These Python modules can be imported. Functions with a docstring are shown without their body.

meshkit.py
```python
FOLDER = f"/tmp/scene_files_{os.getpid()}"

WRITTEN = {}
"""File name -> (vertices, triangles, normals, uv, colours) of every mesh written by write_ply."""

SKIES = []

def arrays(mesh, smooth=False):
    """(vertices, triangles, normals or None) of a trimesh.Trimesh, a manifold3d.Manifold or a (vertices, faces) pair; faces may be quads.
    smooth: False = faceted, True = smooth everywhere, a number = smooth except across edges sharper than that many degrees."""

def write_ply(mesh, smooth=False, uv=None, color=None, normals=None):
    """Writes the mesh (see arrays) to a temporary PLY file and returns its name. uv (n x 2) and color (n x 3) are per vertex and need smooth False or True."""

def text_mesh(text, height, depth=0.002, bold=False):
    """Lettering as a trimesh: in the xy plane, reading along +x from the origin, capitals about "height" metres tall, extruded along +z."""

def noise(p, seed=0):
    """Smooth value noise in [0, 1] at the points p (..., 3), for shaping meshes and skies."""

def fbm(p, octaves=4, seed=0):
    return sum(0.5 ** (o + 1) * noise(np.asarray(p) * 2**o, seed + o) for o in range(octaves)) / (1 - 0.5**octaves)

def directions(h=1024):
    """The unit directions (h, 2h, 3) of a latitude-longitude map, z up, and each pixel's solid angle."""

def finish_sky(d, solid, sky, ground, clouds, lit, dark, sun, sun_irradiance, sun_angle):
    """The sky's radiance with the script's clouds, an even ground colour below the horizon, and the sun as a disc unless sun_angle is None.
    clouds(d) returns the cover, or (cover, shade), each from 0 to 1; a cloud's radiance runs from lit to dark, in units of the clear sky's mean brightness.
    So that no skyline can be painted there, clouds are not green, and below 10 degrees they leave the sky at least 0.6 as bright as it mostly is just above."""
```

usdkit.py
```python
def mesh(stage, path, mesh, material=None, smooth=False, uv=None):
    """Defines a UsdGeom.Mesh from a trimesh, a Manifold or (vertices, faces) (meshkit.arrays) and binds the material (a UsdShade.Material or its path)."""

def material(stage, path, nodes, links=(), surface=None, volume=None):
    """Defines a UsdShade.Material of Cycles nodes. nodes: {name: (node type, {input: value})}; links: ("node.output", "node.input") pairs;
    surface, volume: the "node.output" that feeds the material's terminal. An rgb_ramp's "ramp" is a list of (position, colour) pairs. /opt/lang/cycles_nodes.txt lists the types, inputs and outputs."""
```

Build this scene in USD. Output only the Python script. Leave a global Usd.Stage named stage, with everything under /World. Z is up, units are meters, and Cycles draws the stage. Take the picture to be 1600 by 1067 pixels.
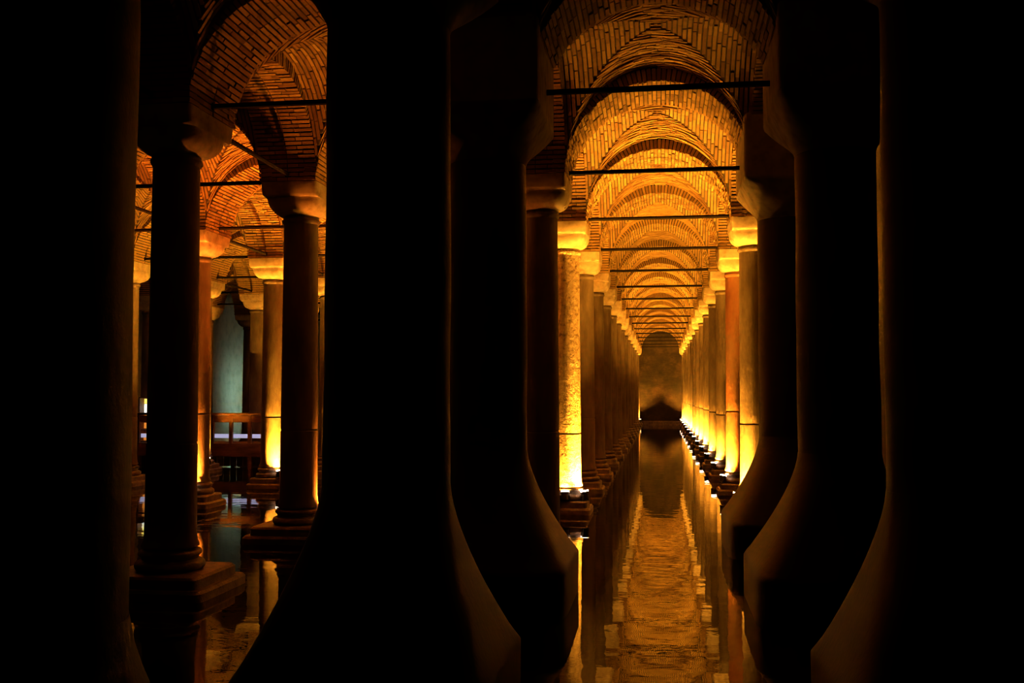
import math, random
import numpy as np
import trimesh, usdkit
from pxr import Usd, UsdGeom, UsdLux, UsdShade, Gf, Sdf

stage = Usd.Stage.CreateInMemory()
UsdGeom.SetStageUpAxis(stage, UsdGeom.Tokens.z)
UsdGeom.Xform.Define(stage, '/World')
UsdGeom.Scope.Define(stage, '/World/Looks')
R = random.Random(7)

# ------------------------------------------------------------------ camera
EYE = 2.56                                   # height of the lens above the water
F, YAW, PITCH = 1612.0, 0.1434, 0.0505       # focal length in pixels of a 1600 px wide picture
cam = UsdGeom.Camera.Define(stage, '/World/camera')
cam.CreateHorizontalApertureAttr(36.0)
cam.CreateVerticalApertureAttr(36.0 * 1067 / 1600)
cam.CreateFocalLengthAttr(36.0 * F / 1600)
cam.CreateClippingRangeAttr(Gf.Vec2f(0.05, 400))
cam.CreateExposureAttr(0.0)
fwd = np.array([-math.sin(YAW) * math.cos(PITCH), math.cos(YAW) * math.cos(PITCH), math.sin(PITCH)])
right = np.array([math.cos(YAW), math.sin(YAW), 0.0])
up = np.cross(right, fwd)
m = Gf.Matrix4d(*[float(x) for x in (*right, 0, *up, 0, *(-fwd), 0, 0, 0, EYE, 1)])
cam.AddTransformOp().Set(m)
# No sky and no sun: a flooded underground hall, lit by the small floodlights at the feet of its columns.
LAMP = 60000.0                               # radiance of a floodlight's lens
AMBER, RED, COOL = (1.0, 0.355, 0.022), (1.0, 0.15, 0.010), (0.66, 1.0, 0.74)


def seen(p):
    """Pixel and depth of points (n x 3): only used to choose which bricks become single prims."""
    d = np.asarray(p) - np.array([0, 0, EYE])
    z = d @ fwd
    return 800 + F * (d @ right) / z, 533.5 - F * (d @ up) / z, z


# ------------------------------------------------------------------ plan of the hall
S = 4.8                                      # pitch of the columns along an aisle
Y0 = 22.4
ROW = dict(E=-19.2, D=-14.9, C=-10.56, B=-6.35, A=-2.05, R=1.97)
CAP, IMP, SPR, ROD, CROWN = EYE + 3.13, EYE + 3.44, EYE + 3.66, EYE + 3.80, EYE + 5.13
RISE = CROWN - SPR
HX, HY = 0.50, 0.70                          # half width of an arch foot, across and along the aisle


def yk(k):
    return Y0 + S * k


# ------------------------------------------------------------------ helpers
used = {}


def numbered(path):
    n = used.get(path, -1) + 1
    used[path] = n
    return path if n == 0 else f'{path}_{n:03d}'


def tag(p, label=None, cat=None, group=None, kind=None):
    p = p.GetPrim() if hasattr(p, 'GetPrim') else p
    for k, v in (('label', label), ('category', cat), ('group', group), ('kind', kind)):
        if v:
            p.SetCustomDataByKey(k, v)
    return p


def thing(name, loc=(0, 0, 0), rz=0.0, label=None, cat=None, group=None, kind=None):
    x = UsdGeom.Xform.Define(stage, numbered('/World/' + name))
    x.AddTranslateOp().Set(Gf.Vec3d(*map(float, loc)))
    if rz:
        x.AddRotateZOp().Set(float(rz))
    return tag(x, label, cat, group, kind)


def obj(name, mesh, mat, parent=None, smooth=False, kind=None, label=None):
    base = str(parent.GetPath()) if parent is not None else '/World'
    g = usdkit.mesh(stage, numbered(f'{base}/{name}'), mesh, M[mat], smooth)
    return tag(g, label=label, kind=kind)


def copy(src, loc, rz=0.0, label=None, cat=None, group=None, kind=None):
    was = src.GetCustomData()
    name = src.GetName()
    while name[-1].isdigit() or name[-1] == '_':
        name = name[:-1]
    t = thing(name, loc, rz, label or was.get('label'), cat or was.get('category'), group or was.get('group'), kind or was.get('kind'))
    t.GetReferences().AddInternalReference(src.GetPath())
    t.SetInstanceable(True)
    return t


def box(x0, x1, y0, y1, z0, z1):
    b = trimesh.creation.box([x1 - x0, y1 - y0, z1 - z0])
    b.apply_translation([(x0 + x1) / 2, (y0 + y1) / 2, (z0 + z1) / 2])
    return b


def bevel_box(x0, x1, y0, y1, z0, z1, r):
    pts = []
    for sx, a in ((1, x0), (-1, x1)):
        for sy, b in ((1, y0), (-1, y1)):
            for sz, c in ((1, z0), (-1, z1)):
                pts += [(a + sx * r, b + sy * r, c), (a + sx * r, b, c + sz * r), (a, b + sy * r, c + sz * r)]
    return trimesh.convex.convex_hull(np.array(pts))


def join(ms):
    return trimesh.util.concatenate(ms)


def loft(prof, n=40, wob=0.0, seed=0):
    """prof: (z, half x, half y, exponent) sections, bottom to top; exponent 2 is round, large is square."""
    th = np.linspace(0, 2 * math.pi, n, endpoint=False) + math.pi / n
    c, s = np.cos(th), np.sin(th)
    rings = []
    for z, hx, hy, e in prof:
        x = hx * np.sign(c) * np.abs(c) ** (2 / e)
        y = hy * np.sign(s) * np.abs(s) ** (2 / e)
        if wob:
            w = 1 + wob * (np.sin(z * 2.1 + 3 * th + seed) * 0.5 + np.sin(z * 4.3 + th * 2 + 1.7 * seed) * 0.5)
            x, y = x * w, y * w
        rings.append(np.stack([x, y, np.full(n, z)], 1))
    v = np.vstack(rings)
    i = np.arange(n)
    j = (i + 1) % n
    f = []
    for r in range(len(prof) - 1):
        a, b = r * n, (r + 1) * n
        f.append(np.stack([a + i, a + j, b + j], 1))
        f.append(np.stack([a + i, b + j, b + i], 1))
    v = np.vstack([v, [[0, 0, prof[0][0]]], [[0, 0, prof[-1][0]]]])
    q, l = len(v) - 2, (len(prof) - 1) * n
    f += [np.stack([np.full(n, q), j, i], 1), np.stack([np.full(n, q + 1), l + i, l + j], 1)]
    return trimesh.Trimesh(v, np.vstack(f), process=False)


def rings(prof, n=40):
    return loft([(z, r, r, 2) for z, r in prof], n)


def tube(p, q, r, n=10):
    return trimesh.creation.cylinder(radius=r, segment=[p, q], sections=n)


def fine(prof, step):
    """Linear in-between sections of a loft profile."""
    out = []
    for a, b in zip(prof, prof[1:]):
        k = max(1, int(abs(b[0] - a[0]) / step))
        out += [tuple(np.array(a) + (np.array(b) - np.array(a)) * t / k) for t in range(k)]
    return out + [prof[-1]]


# ------------------------------------------------------------------ materials
M = {}


def mat(name, ramp, scale=3.0, rough=0.8, bump=0.4, bscale=30.0, detail=6, dist=0.02, spec=0.3, stretch=(1, 1, 1), island=0.0, metal=0.0):
    n = {'g': ('geometry', {}), 'mp': ('mapping', {'scale': stretch}),
         'n': ('noise_texture', {'scale': scale, 'detail': detail, 'roughness': 0.6}),
         'r': ('rgb_ramp', {'ramp': ramp}),
         'b': ('noise_texture', {'scale': bscale, 'detail': 5, 'roughness': 0.65}),
         'bp': ('bump', {'strength': bump, 'distance': dist}),
         'p': ('principled_bsdf', {'roughness': rough, 'specular_ior_level': spec, 'metallic': metal})}
    links = [('g.position', 'mp.vector'), ('mp.vector', 'n.vector'), ('mp.vector', 'b.vector'), ('b.fac', 'bp.height'), ('bp.normal', 'p.normal'), ('r.color', 'p.base_color')]
    if island:
        n['o'] = ('object_info', {})
        n['a'] = ('math', {'math_type': 'add'})
        n['fr'] = ('math', {'math_type': 'fraction'})
        n['w'] = ('mix_float', {'fac': island})
        links += [('g.random_per_island', 'a.value1'), ('o.random', 'a.value2'), ('a.value', 'fr.value1'), ('n.fac', 'w.a'), ('fr.value', 'w.b'), ('w.result', 'r.fac')]
    else:
        links += [('n.fac', 'r.fac')]
    M[name] = usdkit.material(stage, '/World/Looks/' + name, n, links, surface='p.BSDF')


mat('marble', [(0.25, (0.06, 0.04, 0.028)), (0.45, (0.125, 0.095, 0.07)), (0.6, (0.18, 0.145, 0.11)), (0.8, (0.27, 0.23, 0.18))], scale=2.2, rough=0.6, bump=0.5, bscale=18, dist=0.02, stretch=(1, 1, 0.35))
mat('crusted_marble', [(0.3, (0.16, 0.10, 0.06)), (0.48, (0.46, 0.36, 0.25)), (0.7, (0.62, 0.52, 0.4))], scale=9, rough=0.7, bump=1.0, bscale=11, dist=0.07)
mat('red_marble', [(0.3, (0.22, 0.07, 0.035)), (0.5, (0.27, 0.12, 0.065)), (0.7, (0.26, 0.17, 0.11))], scale=1.1, rough=0.6, bump=0.5, bscale=16, dist=0.02, stretch=(1, 1, 0.4))
mat('capital_stone', [(0.3, (0.22, 0.17, 0.11)), (0.5, (0.36, 0.30, 0.22)), (0.7, (0.44, 0.38, 0.3))], scale=5, rough=0.75, bump=0.25, bscale=22, dist=0.015)  # stone of the capitals; on cased heads its paleness stands for lamplight
mat('wet_stone', [(0.3, (0.10, 0.07, 0.05)), (0.55, (0.22, 0.17, 0.12)), (0.75, (0.34, 0.27, 0.2))], scale=5, rough=0.4, bump=0.6, bscale=15, dist=0.03, spec=0.5)
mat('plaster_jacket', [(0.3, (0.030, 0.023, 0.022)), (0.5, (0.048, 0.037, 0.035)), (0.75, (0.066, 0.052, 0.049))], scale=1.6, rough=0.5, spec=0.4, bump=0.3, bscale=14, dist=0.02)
mat('brick', [(0.0, (0.09, 0.045, 0.018)), (0.35, (0.20, 0.12, 0.045)), (0.65, (0.29, 0.19, 0.07)), (1.0, (0.40, 0.29, 0.11))], scale=6, rough=0.85, bump=0.6, bscale=40, dist=0.012, island=0.6)
mat('mortar', [(0.3, (0.04, 0.03, 0.022)), (0.6, (0.075, 0.06, 0.045)), (0.8, (0.11, 0.09, 0.07))], scale=8, rough=0.95, bump=0.7, bscale=35, dist=0.015)
mat('iron', [(0.3, (0.006, 0.005, 0.004)), (0.6, (0.012, 0.009, 0.007)), (0.8, (0.025, 0.014, 0.009))], scale=12, spec=0.1, rough=0.8, bump=0.4, bscale=60, dist=0.004)
mat('lamp_metal', [(0.3, (0.04, 0.04, 0.04)), (0.7, (0.08, 0.075, 0.07))], scale=10, rough=0.45, bump=0.1, metal=0.6)
mat('wood', [(0.3, (0.10, 0.045, 0.02)), (0.6, (0.22, 0.10, 0.05)), (0.8, (0.3, 0.15, 0.08))], scale=6, rough=0.6, bump=0.3, bscale=20, dist=0.006, stretch=(0.3, 1, 1))
mat('pale_plaster', [(0.3, (0.34, 0.42, 0.38)), (0.5, (0.48, 0.56, 0.5)), (0.75, (0.56, 0.64, 0.58))], scale=2.0, rough=0.9, bump=0.5, bscale=12, dist=0.02)
mat('floor_slab', [(0.3, (0.05, 0.04, 0.03)), (0.7, (0.10, 0.08, 0.06))], scale=3, rough=0.9)


def glow(name, color, strength):
    M[name] = usdkit.material(stage, '/World/Looks/' + name, {'e': ('emission', {'color': color, 'strength': strength})}, surface='e.emission')


glow('amber_lens', AMBER, LAMP)
glow('red_lens', RED, LAMP)
glow('rim_glow', (1.0, 0.62, 0.42), 16.0)
glow('dim_lens', AMBER, LAMP * 0.45)
glow('strong_lens', AMBER, LAMP * 1.1)
glow('wide_lens', AMBER, LAMP * 0.17)  # added wide beam for light on the cased heads and rims
glow('faint_lens', (1.0, 0.21, 0.014), LAMP * 0.3)
glow('orange_lens', (1.0, 0.21, 0.014), LAMP * 0.8)
glow('cool_lens', COOL, 130.0)
glow('strip_glow', (0.72, 0.68, 1.0), 0.55)
glow('sign_yellow', (1.0, 0.72, 0.12), 1.6)
glow('sign_white', (0.9, 1.0, 0.92), 1.5)
glow('sign_orange', (1.0, 0.30, 0.04), 0.7)

# far walls: bricks too small to tell apart, in the material
M['far_brick'] = usdkit.material(stage, '/World/Looks/far_brick', {
    'g': ('geometry', {}), 'sx': ('separate_xyz', {}), 'ad': ('math', {'math_type': 'add'}), 'cx': ('combine_xyz', {}),
    'b': ('brick_texture', {'scale': 2.2, 'color1': (0.30, 0.18, 0.10), 'color2': (0.42, 0.28, 0.16), 'mortar': (0.30, 0.24, 0.17), 'mortar_size': 0.03, 'brick_width': 0.7, 'row_height': 0.2}),
    'n': ('noise_texture', {'scale': 0.55, 'detail': 6, 'roughness': 0.65}),
    'r': ('rgb_ramp', {'ramp': [(0.35, (0.025, 0.02, 0.015)), (0.5, (0.09, 0.08, 0.065)), (0.65, (0.24, 0.21, 0.18))]}),
    'mx': ('mix_color', {'blend_type': 'multiply', 'fac': 1.0}),
    'bp': ('bump', {'strength': 0.5, 'distance': 0.03}), 'p': ('principled_bsdf', {'roughness': 0.85})},
    [('g.position', 'sx.vector'), ('sx.x', 'ad.value1'), ('sx.y', 'ad.value2'), ('ad.value', 'cx.x'), ('sx.z', 'cx.y'), ('cx.vector', 'b.vector'), ('g.position', 'n.vector'),
     ('n.fac', 'r.fac'), ('b.color', 'mx.a'), ('r.color', 'mx.b'), ('mx.result', 'p.base_color'), ('b.fac', 'bp.height'), ('bp.normal', 'p.normal')], surface='p.BSDF')

# still, dark water with a slight ripple
M['water'] = usdkit.material(stage, '/World/Looks/water', {
    'g': ('geometry', {}), 'mp': ('mapping', {'scale': (1.0, 1.6, 1.0)}),
    'n': ('noise_texture', {'scale': 2.0, 'detail': 3, 'roughness': 0.5}),
    'n2': ('noise_texture', {'scale': 0.5, 'detail': 2, 'roughness': 0.5}),
    'a': ('math', {'math_type': 'multiply_add', 'value2': 3.5}),
    'bp': ('bump', {'strength': 1.0, 'distance': 0.0014}),
    'p': ('principled_bsdf', {'base_color': (0.012, 0.008, 0.004), 'roughness': 0.01, 'ior': 1.33, 'specular_ior_level': 0.5})},
    [('g.position', 'mp.vector'), ('mp.vector', 'n.vector'), ('mp.vector', 'n2.vector'), ('n2.fac', 'a.value1'), ('n.fac', 'a.value3'), ('a.value', 'bp.height'), ('bp.normal', 'p.normal')], surface='p.BSDF')

# ------------------------------------------------------------------ setting: floor, water, walls
YB, YN = yk(13) + 0.95, -6.0
XL, XR = -23.0, 3.75
tag(obj('floor', box(XL, XR, YN, YB, -1.0, -0.6), 'floor_slab'), 'stone floor under the shallow water', kind='structure')
wv = np.array([(XL, YN, 0), (XR, YN, 0), (XR, YB, 0), (XL, YB, 0)], float)
tag(obj('water', box(XL, XR, YN, YB, -0.2, 0.0), 'water'), 'dark still water covering the floor of the hall, mirroring the amber arches', 'water', kind='stuff')
tag(obj('wall_back', box(XL, XR, YB, YB + 0.6, -0.6, 9.0), 'far_brick'), 'far end wall of the hall, stained brick', kind='structure')
tag(obj('trim_1', bevel_box(XL + 0.02, XR - 0.02, YB - 0.24, YB - 0.004, -0.55, 0.32, 0.04), 'wet_stone'), 'dark stone footing along the far end wall', kind='structure')
tag(obj('wall_left', box(XL - 0.6, XL, YN, YB, -0.6, 9.0), 'pale_plaster'), 'pale greenish plastered side wall', kind='structure')
tag(obj('wall_right', box(XR, XR + 0.6, YN, YB, -0.6, 9.0), 'far_brick'), 'dark brick side wall added to close off the right aisle', kind='structure')  # added close behind the row to stop lamplight spilling into a right aisle

tag(obj('wall_front', box(XL, XR, YN - 0.6, YN, -0.6, 9.0), 'far_brick'), 'dark brick wall behind the camera', kind='structure')
for x0, x1, where in ((ROW['R'] + HX, XR, 'between the right row and the right wall'), (XL, ROW['E'] - HX, 'between the outermost left row and the left wall')):
    tag(obj('ceiling', box(x0, x1, YN, YB, CROWN + 0.25, CROWN + 0.5), 'mortar'), 'dark mortared ceiling strip ' + where, kind='structure')

# ------------------------------------------------------------------ arches
PITCH_A = 0.075


def ell(phi, a, b):
    return a * math.cos(phi), b * math.sin(phi)


def brick_mesh(P):
    """P: 8 points, lower face 0-3 then upper face 4-7 in the same order."""
    f = np.array([[0, 2, 1], [0, 3, 2], [4, 5, 6], [4, 6, 7], [0, 1, 5], [0, 5, 4], [1, 2, 6], [1, 6, 5], [2, 3, 7], [2, 7, 6], [3, 0, 4], [3, 4, 7]])
    return trimesh.Trimesh(np.array(P, float), f, process=False)


def arc_steps(a, b, pitch):
    ph = np.linspace(0, math.pi, 2001)
    L = np.concatenate([[0], np.cumsum(np.hypot(np.diff(a * np.cos(ph)), np.diff(b * np.sin(ph))))])
    n = int(round(L[-1] / pitch))
    return np.interp(np.linspace(0, L[-1], n + 1), L, ph)


def arch_bricks(half, depth, along, seed, rows=4, ring=0.22):
    """Voussoirs of an arch in its own frame: opening along x (or y), soffit depth along the other axis, springing at z = 0."""
    rr = random.Random(seed)
    st = arc_steps(half, RISE, PITCH_A)
    out = []
    for i in range(len(st) - 1):
        d = (st[i + 1] - st[i])
        p0, p1 = st[i] + d * 0.16, st[i + 1] - d * 0.16
        cut = [-depth] + [(-depth + 2 * depth * (q + (0 if q == 2 else 0.2 if i % 2 else -0.2)) / rows) for q in range(1, rows)] + [depth]
        for q in range(rows):
            y0, y1 = cut[q] + (0.008 if q else -0.012 * rr.random()), cut[q + 1] - (0.008 if q < rows - 1 else -0.012 * rr.random())
            j = rr.uniform(-0.012, 0.012)
            P = []
            for off in (j, ring + 0.0):
                for ph, y in ((p0, y0), (p1, y0), (p1, y1), (p0, y1)):
                    x, z = (half + off) * math.cos(ph), (RISE + off) * math.sin(ph)
                    P.append((x, y, z))
            out.append(np.array(P))
    if along:                                  # turn by 90 degrees about z
        out = [np.stack([-p[:, 1], p[:, 0], p[:, 2]], 1) for p in out]
    return out


def arch_core(half, depth, along, ring=0.22):
    ph = np.linspace(0, math.pi, 49)
    d = depth - 0.02
    v, f = [], []
    for p in ph:
        for off in (0.022, ring - 0.01):
            for y in (-d, d):
                v.append(((half + off) * math.cos(p), y, (RISE + off) * math.sin(p)))
    for i in range(48):
        a, b = i * 4, i * 4 + 4
        for q, r in ((0, 1), (1, 3), (3, 2), (2, 0)):
            f.append((a + q, b + q, b + r, a + r))
    f += [(0, 1, 3, 2), (192, 194, 195, 193)]
    v = np.array(v)
    if along:
        v = np.stack([-v[:, 1], v[:, 0], v[:, 2]], 1)
    m_ = trimesh.Trimesh(v, np.vstack([np.array(f)[:, [0, 1, 2]], np.array(f)[:, [0, 2, 3]]]), process=False)
    trimesh.repair.fix_normals(m_)
    return m_


def build_arch(name, loc, half, depth, along, seed, single, label, group=None):
    t = thing(name, loc, 0, label, 'arch', group)
    obj('mortar_core', arch_core(half, depth, along), 'mortar', t)
    bricks = arch_bricks(half, depth, along, seed)
    if single:
        for p in bricks:
            obj('brick', brick_mesh(p), 'brick', t)
    else:
        obj('brickwork', join([brick_mesh(p) for p in bricks]), 'brick', t, kind='stuff')
    return t


# ------------------------------------------------------------------ vaults
PITCH_V = 0.072


def vault_bricks(hx, hy, seed, edge=0.23, dome=0.10):
    """Bricks of one pitched-brick cross vault: courses follow the four sides in concentric squares. Springing at z = 0."""
    rr = random.Random(seed)
    rise = RISE + edge

    def S_(u, v, lift=0.0):
        w = min(abs(u), abs(v), 0.9999)
        t = max(abs(u), abs(v))
        z = rise * math.sqrt(1 - w * w) + dome * (1 - t * t)
        return (u * hx, v * hy, z + lift)
    out = []
    for web in range(4):
        h, l = ((hy, hx), (hx, hy))[web % 2]            # run of the web from its arch to the centre; half length of its arch
        n = int(h / PITCH_V)
        for c in range(n):
            t0, t1 = 1 - c / n, 1 - (c + 0.66) / n
            drop = 0.012 if c == 3 else 0.0               # one sunk course near the arch
            tm = max(t1, 0.02)
            a = math.asin(min(tm, 0.9995))
            ln = 2 * a * (l + rise) / 2
            nb = max(1, int(ln / 0.30))
            cuts = np.linspace(-a, a, nb + 1)
            sh = rr.uniform(-0.3, 0.3) * (cuts[1] - cuts[0]) if nb > 1 else 0
            cuts[1:-1] += sh
            for b in range(nb):
                w0, w1 = math.sin(cuts[b] + 0.004), math.sin(cuts[b + 1] - 0.004)
                j = rr.uniform(-0.014, 0.010) + drop
                P = []
                for lift in (j, 0.06):
                    for tt, ww in ((t0, w0), (t0, w1), (t1, w1), (t1, w0)):
                        ww = max(-tt, min(tt, ww))
                        u, v = ((ww, tt), (tt, -ww), (-ww, -tt), (-tt, ww))[web]
                        P.append(S_(u, v, lift))
                out.append(np.array(P))
    return out, S_


def vault_shell(hx, hy, S_, n=28):
    g = np.sin(np.linspace(-math.pi / 2, math.pi / 2, n + 1))
    lo = np.array([[S_(u, v, 0.022) for v in g] for u in g])
    hi = lo + [0, 0, 0.2]
    v = np.vstack([lo.reshape(-1, 3), hi.reshape(-1, 3)])
    N = (n + 1) ** 2
    q = []
    for i in range(n):
        for j in range(n):
            a, b, c, d = i * (n + 1) + j, (i + 1) * (n + 1) + j, (i + 1) * (n + 1) + j + 1, i * (n + 1) + j + 1
            q += [(a, d, c, b), (N + a, N + b, N + c, N + d)]
    for i in range(n):
        e = [(i * (n + 1), (i + 1) * (n + 1)), ((i + 1) * (n + 1) + n, i * (n + 1) + n), (i + 1, i), (n * (n + 1) + i, n * (n + 1) + i + 1)]
        q += [(a, b, N + b, N + a) for a, b in e]
    q = np.array(q)
    m_ = trimesh.Trimesh(v, np.vstack([q[:, [0, 1, 2]], q[:, [0, 2, 3]]]), process=False)
    trimesh.repair.fix_normals(m_)
    return m_


def build_vault(loc, hx, hy, seed, single, label):
    t = thing('ceiling_vault', loc, 0, label, kind='structure')
    bricks, S_ = vault_bricks(hx, hy, seed)
    obj('mortar_bed', vault_shell(hx, hy, S_), 'mortar', t)
    chosen = set()
    if single:
        size = []
        for i, p in enumerate(bricks):
            x, y, z = seen(p[:4] + np.array(loc))
            area = 0.5 * abs((x[2] - x[0]) * (y[3] - y[1]) - (x[3] - x[1]) * (y[2] - y[0]))
            size.append(area if z.min() > 0 and -20 < x.mean() < 1620 and -20 < y.mean() < 1090 else 0)
        chosen = {i for i in np.argsort(size)[::-1][:295] if size[i] > 12}
        for i in sorted(chosen):
            obj('brick', brick_mesh(bricks[i]), 'brick', t)
    obj('brick_courses', join([brick_mesh(p) for i, p in enumerate(bricks) if i not in chosen]), 'brick', t, kind='stuff')
    return t


ORD = ['nearest', 'second', 'third', 'fourth', 'fifth', 'sixth', 'seventh', 'eighth', 'ninth', 'tenth', 'eleventh', 'twelfth', 'thirteenth', 'fourteenth', 'fifteenth', 'sixteenth', 'seventeenth', 'eighteenth', 'nineteenth', 'twentieth']
AISLES = [  # name, left row, right row, first and last arch, first and last bay
    ('main aisle', 'A', 'R', -4, 13, -4, 12, (-2, -1, 0, 1), (-3, -2, -1, 0, 1)),
    ('first side aisle to the left', 'B', 'A', -4, 6, -4, 6, (-2,), (-3, -2, -1)),
    ('second side aisle to the left', 'C', 'B', -3, 6, -3, 6, (0, 1), (-1, 0)),
    ('third side aisle to the left', 'D', 'C', -2, 6, -2, 6, (), ()),
    ('outermost side aisle at the left', 'E', 'D', 0, 6, 0, 6, (), ()),
]
for name, l, r, k0, k1, j0, j1, sa, sv in AISLES:
    cx, half = (ROW[l] + ROW[r]) / 2, (ROW[r] - ROW[l]) / 2 - HX
    first = None
    for k in range(k0, k1 + 1):
        label = f'{ORD[k - k0]} brick arch from the camera spanning the {name}'
        loc = (cx, yk(k), SPR)
        if k in sa or first is None:
            t = build_arch('cross_arch', loc, half, HY, False, 11 + k, k in sa, label, f'brick arches across the {name}')
            if k not in sa:
                first = t
        else:
            copy(first, loc, 0, label)
    first = None
    for j in range(j0, j1 + 1):
        label = f'{ORD[j - j0]} brick vault from the camera over the {name}'
        loc = (cx, yk(j) + S / 2, SPR)
        if j in sv or first is None:
            t = build_vault(loc, half, S / 2 - HY, 31 + j, j in sv, label)
            if j not in sv:
                first = t
        else:
            copy(first, loc, 0, label)
# arches along the rows
RNAME = dict(A='row left of the main aisle', R='row right of the main aisle', B='second row to the left', C='third row to the left', D='fourth row to the left', E='fifth row to the left')
RSHORT = dict(A='row left of the main aisle', R='row right of the main aisle', B='second row to the left', C='third row to the left', D='fourth row to the left', E='fifth row to the left')
ROWS = dict(A=(-4, 13), R=(-4, 13), B=(-3, 6), C=(-2, 6), D=(-1, 6), E=(1, 6))
first = None
for row, (k0, k1) in ROWS.items():
    for k in range(k0, k1):
        label = f'brick arch starting at the {ORD[k - k0]} column of the {RSHORT[row]}'
        loc = (ROW[row], yk(k) + S / 2, SPR)
        single = (row, k) in (('B', -2), ('C', 0), ('C', -1))
        if single or first is None:
            t = build_arch('row_arch', loc, S / 2 - HY, HX, True, 51 + k, single, label, 'brick arches along the rows of columns')
            first = first or (None if single else t)
        else:
            copy(first, loc, 0, label)

# ------------------------------------------------------------------ columns
DRUM = 1.92


def column_parts(t, shaft='marble', base='wet_stone', drum=DRUM, buried=False, fw=0.56):
    if buried:                                  # the base is sunk below the water
        sh = [(-0.6, 0.34), (0.3, 0.335), (0.95, 0.328)]
    else:
        obj('footing', loft([(-0.6, fw, fw, 14), (0.10, fw, fw, 14), (0.135, fw - 0.03, fw - 0.03, 14)]), base, t, 30)
        obj('plinth', loft([(0.135, fw * 0.86, fw * 0.86, 14), (0.25, fw * 0.86, fw * 0.86, 14), (0.28, fw * 0.82, fw * 0.82, 12)]), base, t, 30)
        tor = [(0.28, 0.42)]
        for zc, rc, rt in ((0.345, 0.385, 0.062), (0.50, 0.36, 0.04)):
            tor += [(zc + rt * math.sin(a), rc + rt * math.cos(a)) for a in np.linspace(-1.3, 1.3, 9)]
            tor += [(zc + rt + 0.015, rc - 0.03)]
        obj('base', rings(tor + [(0.58, 0.36), (0.58, 0.33)]), base, t, 35)
        sh = [(0.58, 0.365), (0.62, 0.362), (0.65, 0.342), (0.75, 0.330), (0.95, 0.328)]
    sh += [(z, 0.328 - 0.028 * (z - 0.95) / (CAP - 0.95)) for z in np.linspace(1.1, drum - 0.02, 4)]
    r_ = sh[-1][1]
    sh += [(drum - 0.008, r_ - 0.012), (drum + 0.008, r_ - 0.012), (drum + 0.02, r_ - 0.002)]
    sh += [(z, 0.328 - 0.028 * (z - 0.95) / (CAP - 0.95)) for z in np.linspace(drum + 0.2, CAP - 0.14, 10)]
    sh += [(CAP - 0.12, 0.315), (CAP - 0.09, 0.335), (CAP - 0.06, 0.335), (CAP - 0.04, 0.318), (CAP - 0.02, 0.315), (CAP, 0.315)]
    obj('shaft', rings(sh, 44), shaft, t, 40)
    cp = [(CAP + 0.0, 0.33, 0.33, 2)]
    for a in np.linspace(0.15, 1.5, 10):
        q = math.sin(a)
        cp.append((CAP + 0.02 + 0.27 * (1 - math.cos(a)), 0.33 + 0.17 * q, 0.33 + 0.23 * q, 2 + 2.6 * q * q))
    cp += [(IMP - 0.02, 0.505, 0.57, 5)]
    obj('capital', loft(cp, 48), 'capital_stone', t, 50)
    obj('impost', loft([(IMP - 0.02, 0.48, 0.60, 16), (IMP + 0.02, 0.495, 0.66, 20), (SPR, 0.50, 0.69, 24)], 48), 'capital_stone', t, 30)
    return t


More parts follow.
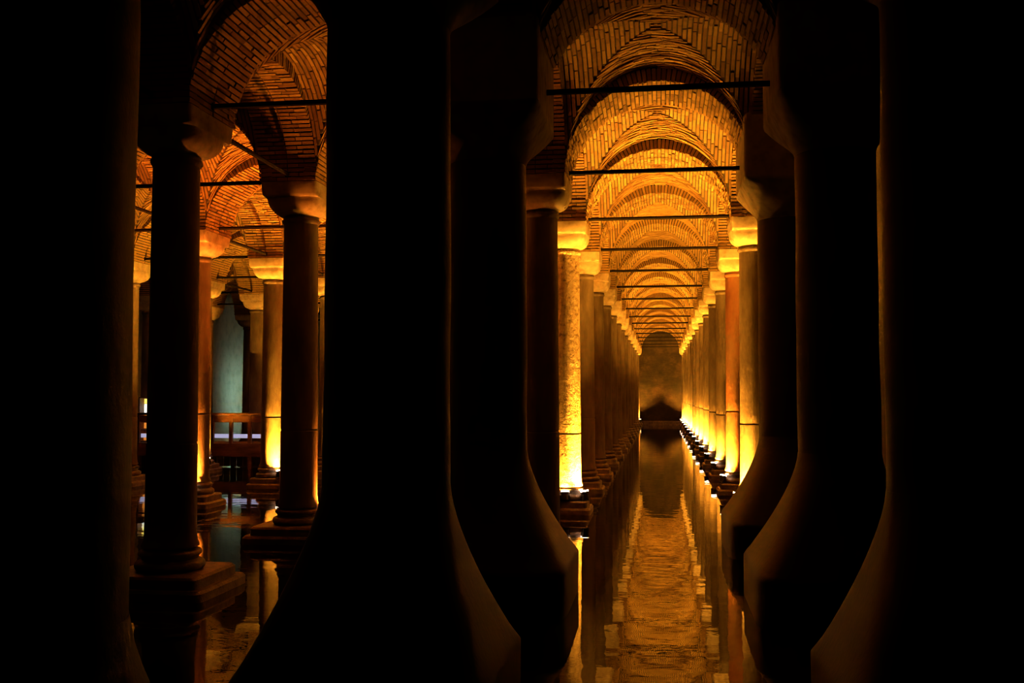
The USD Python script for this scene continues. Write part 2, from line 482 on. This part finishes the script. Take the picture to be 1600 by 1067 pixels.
def jacket_parts(t, r, seed, fx=1.07):
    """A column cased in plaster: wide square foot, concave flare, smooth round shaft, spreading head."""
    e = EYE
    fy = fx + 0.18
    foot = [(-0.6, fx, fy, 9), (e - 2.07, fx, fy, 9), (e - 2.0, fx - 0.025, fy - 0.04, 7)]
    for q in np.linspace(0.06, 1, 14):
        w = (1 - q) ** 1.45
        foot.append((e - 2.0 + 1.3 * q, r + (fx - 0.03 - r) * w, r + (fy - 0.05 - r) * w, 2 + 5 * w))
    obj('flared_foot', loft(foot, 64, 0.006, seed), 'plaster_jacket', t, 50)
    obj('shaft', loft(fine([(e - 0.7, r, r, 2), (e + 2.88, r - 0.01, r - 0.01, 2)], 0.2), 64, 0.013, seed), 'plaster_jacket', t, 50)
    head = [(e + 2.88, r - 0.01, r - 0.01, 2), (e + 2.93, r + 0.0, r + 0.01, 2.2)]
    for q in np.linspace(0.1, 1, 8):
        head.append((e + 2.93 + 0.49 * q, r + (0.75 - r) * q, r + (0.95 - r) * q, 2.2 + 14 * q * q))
    obj('head', loft(head + [(e + 3.46, 0.755, 0.96, 20)], 64, 0.004, seed), 'capital_stone', t, 40)  # paler than the jacket: lamplight on the head put into its colour
    obj('pier_casing', loft([(e + 3.46, 0.755, 0.96, 24), (e + 4.45, 0.755, 0.96, 24), (e + 4.55, 0.68, 0.88, 24)], 64), 'capital_stone', t, 40)  # same lightened colour as the head, for its lamplit faces
    return t


JACKET = {('A', -4): 0.49, ('A', -3): 0.495, ('A', -2): 0.50, ('R', -4): 0.49, ('R', -3): 0.495, ('R', -2): 0.48, ('R', -1): 0.48}
SHIFT = {('A', -4): (-0.07, -0.30), ('A', -3): (-0.07, -0.14), ('A', -2): (-0.11, 0), ('R', -4): (0.1, 0), ('R', -3): (0.13, -0.22), ('R', -2): (0.13, 0), ('R', -1): (0.12, 0)}
plain = broad = None
JL = {('A', -4): 'black plaster-cased column filling the left edge of the picture', ('A', -3): 'thick dark plaster-cased column with flared foot, standing just right of the left view',
      ('A', -2): 'plaster-cased column with flared foot, dark, at the left side of the main aisle mouth', ('R', -4): 'plaster-cased column beside the camera at the right, out of the picture',
      ('R', -3): 'darkest plaster-cased column at the right, its flared foot running off the bottom edge', ('R', -2): 'plaster-cased column at the right with an amber rim and a lit corner on its foot',
      ('R', -1): 'brown plaster-cased column nearest the lit shafts on the right, whole flared foot in view'}
for row, (k0, k1) in ROWS.items():
    for k in range(k0, k1 + 1):
        dx, dy = SHIFT.get((row, k), (0, 0))
        loc = (ROW[row] + dx, yk(k) + dy, 0)
        if (row, k) in JACKET:
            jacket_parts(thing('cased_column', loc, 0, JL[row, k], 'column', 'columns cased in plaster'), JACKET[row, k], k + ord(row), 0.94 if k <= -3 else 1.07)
            continue
        label = f'stone column, {ORD[k - k0]} from the camera in the {RNAME[row]}'
        grp = 'bare stone columns of the hall'
        if (row, k) == ('A', 0):
            column_parts(thing('column', loc, 0, 'crusted stone column glowing yellow with a white-hot foot, left of the aisle', 'column', grp), 'crusted_marble', drum=1.7)
        elif (row, k) == ('A', -1):
            column_parts(thing('column', loc, 0, 'dark stone column just left of the crusted glowing one, rising straight from the water', 'column', grp), buried=True)
        elif (row, k) == ('C', 0):
            column_parts(thing('column', loc, 0, 'orange-red lit stone column right behind the dark column of the left view', 'column', grp), drum=2.1)
        elif (row, k) == ('R', 1):
            label = 'reddish stone column with a glowing foot, in the clear at the right of the aisle'
            column_parts(thing('column', loc, 0, label, 'column', grp), 'red_marble', drum=2.1)
        elif row == 'B':
            if broad is None:
                broad = column_parts(thing('column', loc, 0, label, 'column', grp), fw=0.76)
            else:
                copy(broad, loc, 0, label)
        elif plain is None:
            plain = column_parts(thing('column', loc, 0, label, 'column', grp))
        else:
            copy(plain, loc, 90 * 2 * (k % 2), label)

# ------------------------------------------------------------------ iron tie rods
def bar(p, q, w=0.038):
    return tube(p, q, w, 8)


for name, l, r, k0, k1, *_ in AISLES:
    first, half = None, (ROW[r] - ROW[l]) / 2 - HX + 0.06
    for k in range(k0, k1 + 1):
        label = f'{ORD[k - k0]} iron tie rod from the camera across the {name}'
        loc = ((ROW[l] + ROW[r]) / 2, yk(k), ROD)
        if first is None:
            first = thing('tie_rod', loc, 0, label, 'tie rod', f'iron rods across the {name}')
            obj('bar', bar((-half, 0, 0), (half, 0, 0)), 'iron', first, 40)
            for s in (-1, 1):
                obj('anchor', bevel_box(s * half - 0.07, s * half + 0.07, -0.05, 0.05, -0.05, 0.05, 0.012), 'iron', first)
        else:
            copy(first, loc, 0, label)
first = None
for row in ('B', 'C', 'D'):
    k0, k1 = ROWS[row]
    for k in range(k0, k1):
        label = f'iron tie rod starting at the {ORD[k - k0]} column of the {RSHORT[row]}'
        loc = (ROW[row], yk(k) + S / 2, ROD - 0.02)
        if first is None:
            first = thing('tie_rod', loc, 0, label, 'tie rod', 'iron rods along the rows')
            h = S / 2 - HY + 0.06
            obj('bar', bar((0, -h, 0), (0, h, 0)), 'iron', first, 40)
            for s in (-1, 1):
                obj('anchor', bevel_box(-0.05, 0.05, s * h - 0.07, s * h + 0.07, -0.05, 0.05, 0.012), 'iron', first)
        else:
            copy(first, loc, 0, label)

# ------------------------------------------------------------------ floodlights at the feet of the columns
def lamp_parts(t, lens):
    zl = 0.198 if lens == 'wide_lens' else 0.140         # how deep the lens sits in its housing
    cup = [(0.02, 0.03), (0.03, 0.075), (0.16, 0.085), (0.20, 0.09), (0.20, 0.078), (zl + 0.002, 0.072), (zl - 0.008, 0.068)]
    th = math.radians(11)
    rot = trimesh.transformations.rotation_matrix(-th, [1, 0, 0], [0, 0, 0.05])      # leans towards its column, which stands at +y
    c = rings(cup, 20)
    c.apply_transform(rot)
    hs = obj('housing', c, 'lamp_metal', t, 40)
    d = trimesh.creation.cylinder(radius=0.06, height=0.006, sections=20)
    d.apply_translation([0, 0, zl])
    d.apply_transform(rot)
    obj('lens', d, lens, hs)
    g = rings([(0.188, 0.080), (0.188, 0.089), (0.222, 0.089), (0.228, 0.085), (0.222, 0.080)], 20)
    a_ = np.arange(20)
    g = trimesh.Trimesh(g.vertices[:100], np.vstack([f for r in range(5) for f in (np.stack([r * 20 + a_, r * 20 + (a_ + 1) % 20, (r + 1) % 5 * 20 + (a_ + 1) % 20], 1), np.stack([r * 20 + a_, (r + 1) % 5 * 20 + (a_ + 1) % 20, (r + 1) % 5 * 20 + a_], 1))]), process=False)
    g.apply_transform(rot)
    obj('glass_rim', g, 'rim_glow', hs)
    obj('bracket', join([box(-0.10, -0.088, -0.02, 0.02, 0.0, 0.13), box(0.088, 0.10, -0.02, 0.02, 0.0, 0.13), box(-0.10, 0.10, -0.05, 0.05, 0.0, 0.012)]), 'lamp_metal', t)
    return t


protos = {}


def lamp(row, k, ang, lens='amber_lens', dist=0.44, where='corridor'):
    """ang: compass direction, in degrees from +x, in which the lamp stands off its column; it stands on the plinth or footing."""
    a = math.radians(ang)
    dx, dy = SHIFT.get((row, k), (0, 0))
    big = max(abs(math.cos(a)), abs(math.sin(a)))
    d = dist / big
    z = 0.28
    loc = (ROW[row] + dx + d * math.cos(a), yk(k) + dy + d * math.sin(a), z)
    k0 = ROWS[row][0]
    size = 'added shallow open floodlight' if lens == 'wide_lens' else 'floodlight'
    label = f'{size} at the foot of the {ORD[k - k0]} column, {RSHORT[row]}'
    rz = ang + 90
    if lens not in protos:
        protos[lens] = lamp_parts(thing('floodlight', loc, rz, label, 'floodlight', 'floodlights at the column feet'), lens)
    else:
        copy(protos[lens], loc, rz, label)


lamp('A', 0, -32, 'strong_lens')
lamp('A', 0, -88, 'wide_lens')  # added second lamp, for rim light on the right-hand casings
lamp('R', 0, -92, 'wide_lens')  # added second lamp, for rim light on the left-hand casings
for k in range(0, 14):
    lamp('R', k, -147, 'strong_lens' if k in (0, 5, 9) else 'dim_lens' if k in (2, 3, 7, 13) else 'amber_lens')
for k in range(1, 13):
    lamp('A', k, 150, 'dim_lens' if k < 5 else 'amber_lens')
lamp('A', 13, -50, 'dim_lens')
lamp('B', -1, 28, 'faint_lens')
lamp('C', 0, -72, 'orange_lens')
lamp('C', 1, -50)
for k in range(0, 6):
    lamp('B', k, 100, 'red_lens' if k < 2 else 'dim_lens')
for k in range(2, 6):
    lamp('C', k, -60, 'dim_lens')
for k in (2, 4):
    lamp('D', k, -40, 'dim_lens')

# ------------------------------------------------------------------ walkway at the left, with a railing and cool light
WY, W0, W1, WZ = yk(2) + 1.6, -22.4, -11.6, EYE - 1.72
t = thing('walkway', (0, 0, 0), 0, 'wooden visitor walkway with a railing above the water, seen through the left columns', 'walkway')
n = int((W1 - W0) / 0.15)
for i in range(n):
    obj('plank', bevel_box(W0 + i * 0.15 + 0.006, W0 + (i + 1) * 0.15 - 0.006, WY, WY + 2.0, WZ - 0.05 + 0.004 * R.random(), WZ, 0.008), 'wood', t)
obj('beam', box(W0, W1, WY + 0.05, WY + 0.2, WZ - 0.3, WZ - 0.05), 'wood', t)
obj('beam', box(W0, W1, WY + 1.8, WY + 1.95, WZ - 0.3, WZ - 0.05), 'wood', t)
obj('fascia', box(W0, W1, WY - 0.06, WY - 0.003, WZ - 0.42, WZ + 0.02), 'wood', t)
for x in np.arange(W0 + 0.4, W1, 1.35):
    for y in (WY + 0.125, WY + 1.87):
        obj('stilt', box(x - 0.07, x + 0.07, y - 0.07, y + 0.07, -0.6, WZ - 0.3), 'wood', t)
    obj('post', bevel_box(x - 0.06, x + 0.06, WY + 0.02, WY + 0.14, WZ, WZ + 0.98, 0.01), 'wood', t)
    obj('post', bevel_box(x + 0.615, x + 0.735, WY + 0.02, WY + 0.14, WZ, WZ + 0.98, 0.01), 'wood', t)
obj('handrail', bevel_box(W0, W1, WY - 0.02, WY + 0.18, WZ + 0.98, WZ + 1.06, 0.02), 'wood', t)
obj('rail', bevel_box(W0, W1, WY + 0.04, WY + 0.12, WZ + 0.74, WZ + 0.965, 0.01), 'wood', t)
obj('light_strip', bevel_box(W0 + 0.2, W1 - 0.2, WY + 0.16, WY + 0.20, WZ + 0.20, WZ + 0.34, 0.01), 'strip_glow', t, label='lilac-white glow added for the lit deck edge, behind the posts')  # glow put in to stand for the cool-lit edge of the deck
for i in range(int((W1 - W0) / 0.24)):
    obj('skirt_board', bevel_box(W0 + i * 0.24 + 0.006, W0 + (i + 1) * 0.24 - 0.006, WY + 0.9, WY + 0.93, 0.03, WZ - 0.06, 0.006), 'wood', t)

t = thing('display_cabinet', (-17.9, WY + 1.1, WZ), 0, 'narrow lit cabinet of yellow, white and orange panels at the far left', 'cabinet')
obj('frame', join([box(-0.5, -0.46, -0.2, 0.2, 0, 1.6), box(0.46, 0.5, -0.2, 0.2, 0, 1.6), box(-0.46, 0.46, 0.16, 0.2, 0, 1.6)] + [box(-0.46, 0.46, -0.2, 0.16, z, z + 0.04) for z in (0, 0.42, 0.70, 0.98, 1.56)]), 'wood', t)
for z0, z1, mname in ((1.36, 1.54, 'sign_yellow'), (1.04, 1.35, 'sign_white'), (0.76, 0.96, 'sign_orange'), (0.48, 0.68, 'sign_orange'), (0.06, 0.30, 'sign_orange')):
    obj('lit_panel', bevel_box(-0.44, 0.44, 0.08, 0.14, z0, z1, 0.008), mname, t)

t = thing('wall_floodlight', (-20.9, 53.0, 0), 0, 'greenish white floodlight on a post aimed at the pale side wall', 'floodlight')
obj('post', tube((0, 0, -0.6), (0, 0, 2.4), 0.04), 'lamp_metal', t, 40)
h = join([box(-0.05, 0.16, -0.2, 0.2, 2.4, 2.7)])
ls = box(-0.056, -0.051, -0.17, 0.17, 2.43, 2.67)
for g in (h, ls):
    g.apply_transform(trimesh.transformations.rotation_matrix(math.radians(-40), [0, 0, 1]))
hs = obj('housing', h, 'lamp_metal', t)
obj('lens', ls, 'cool_lens', hs)
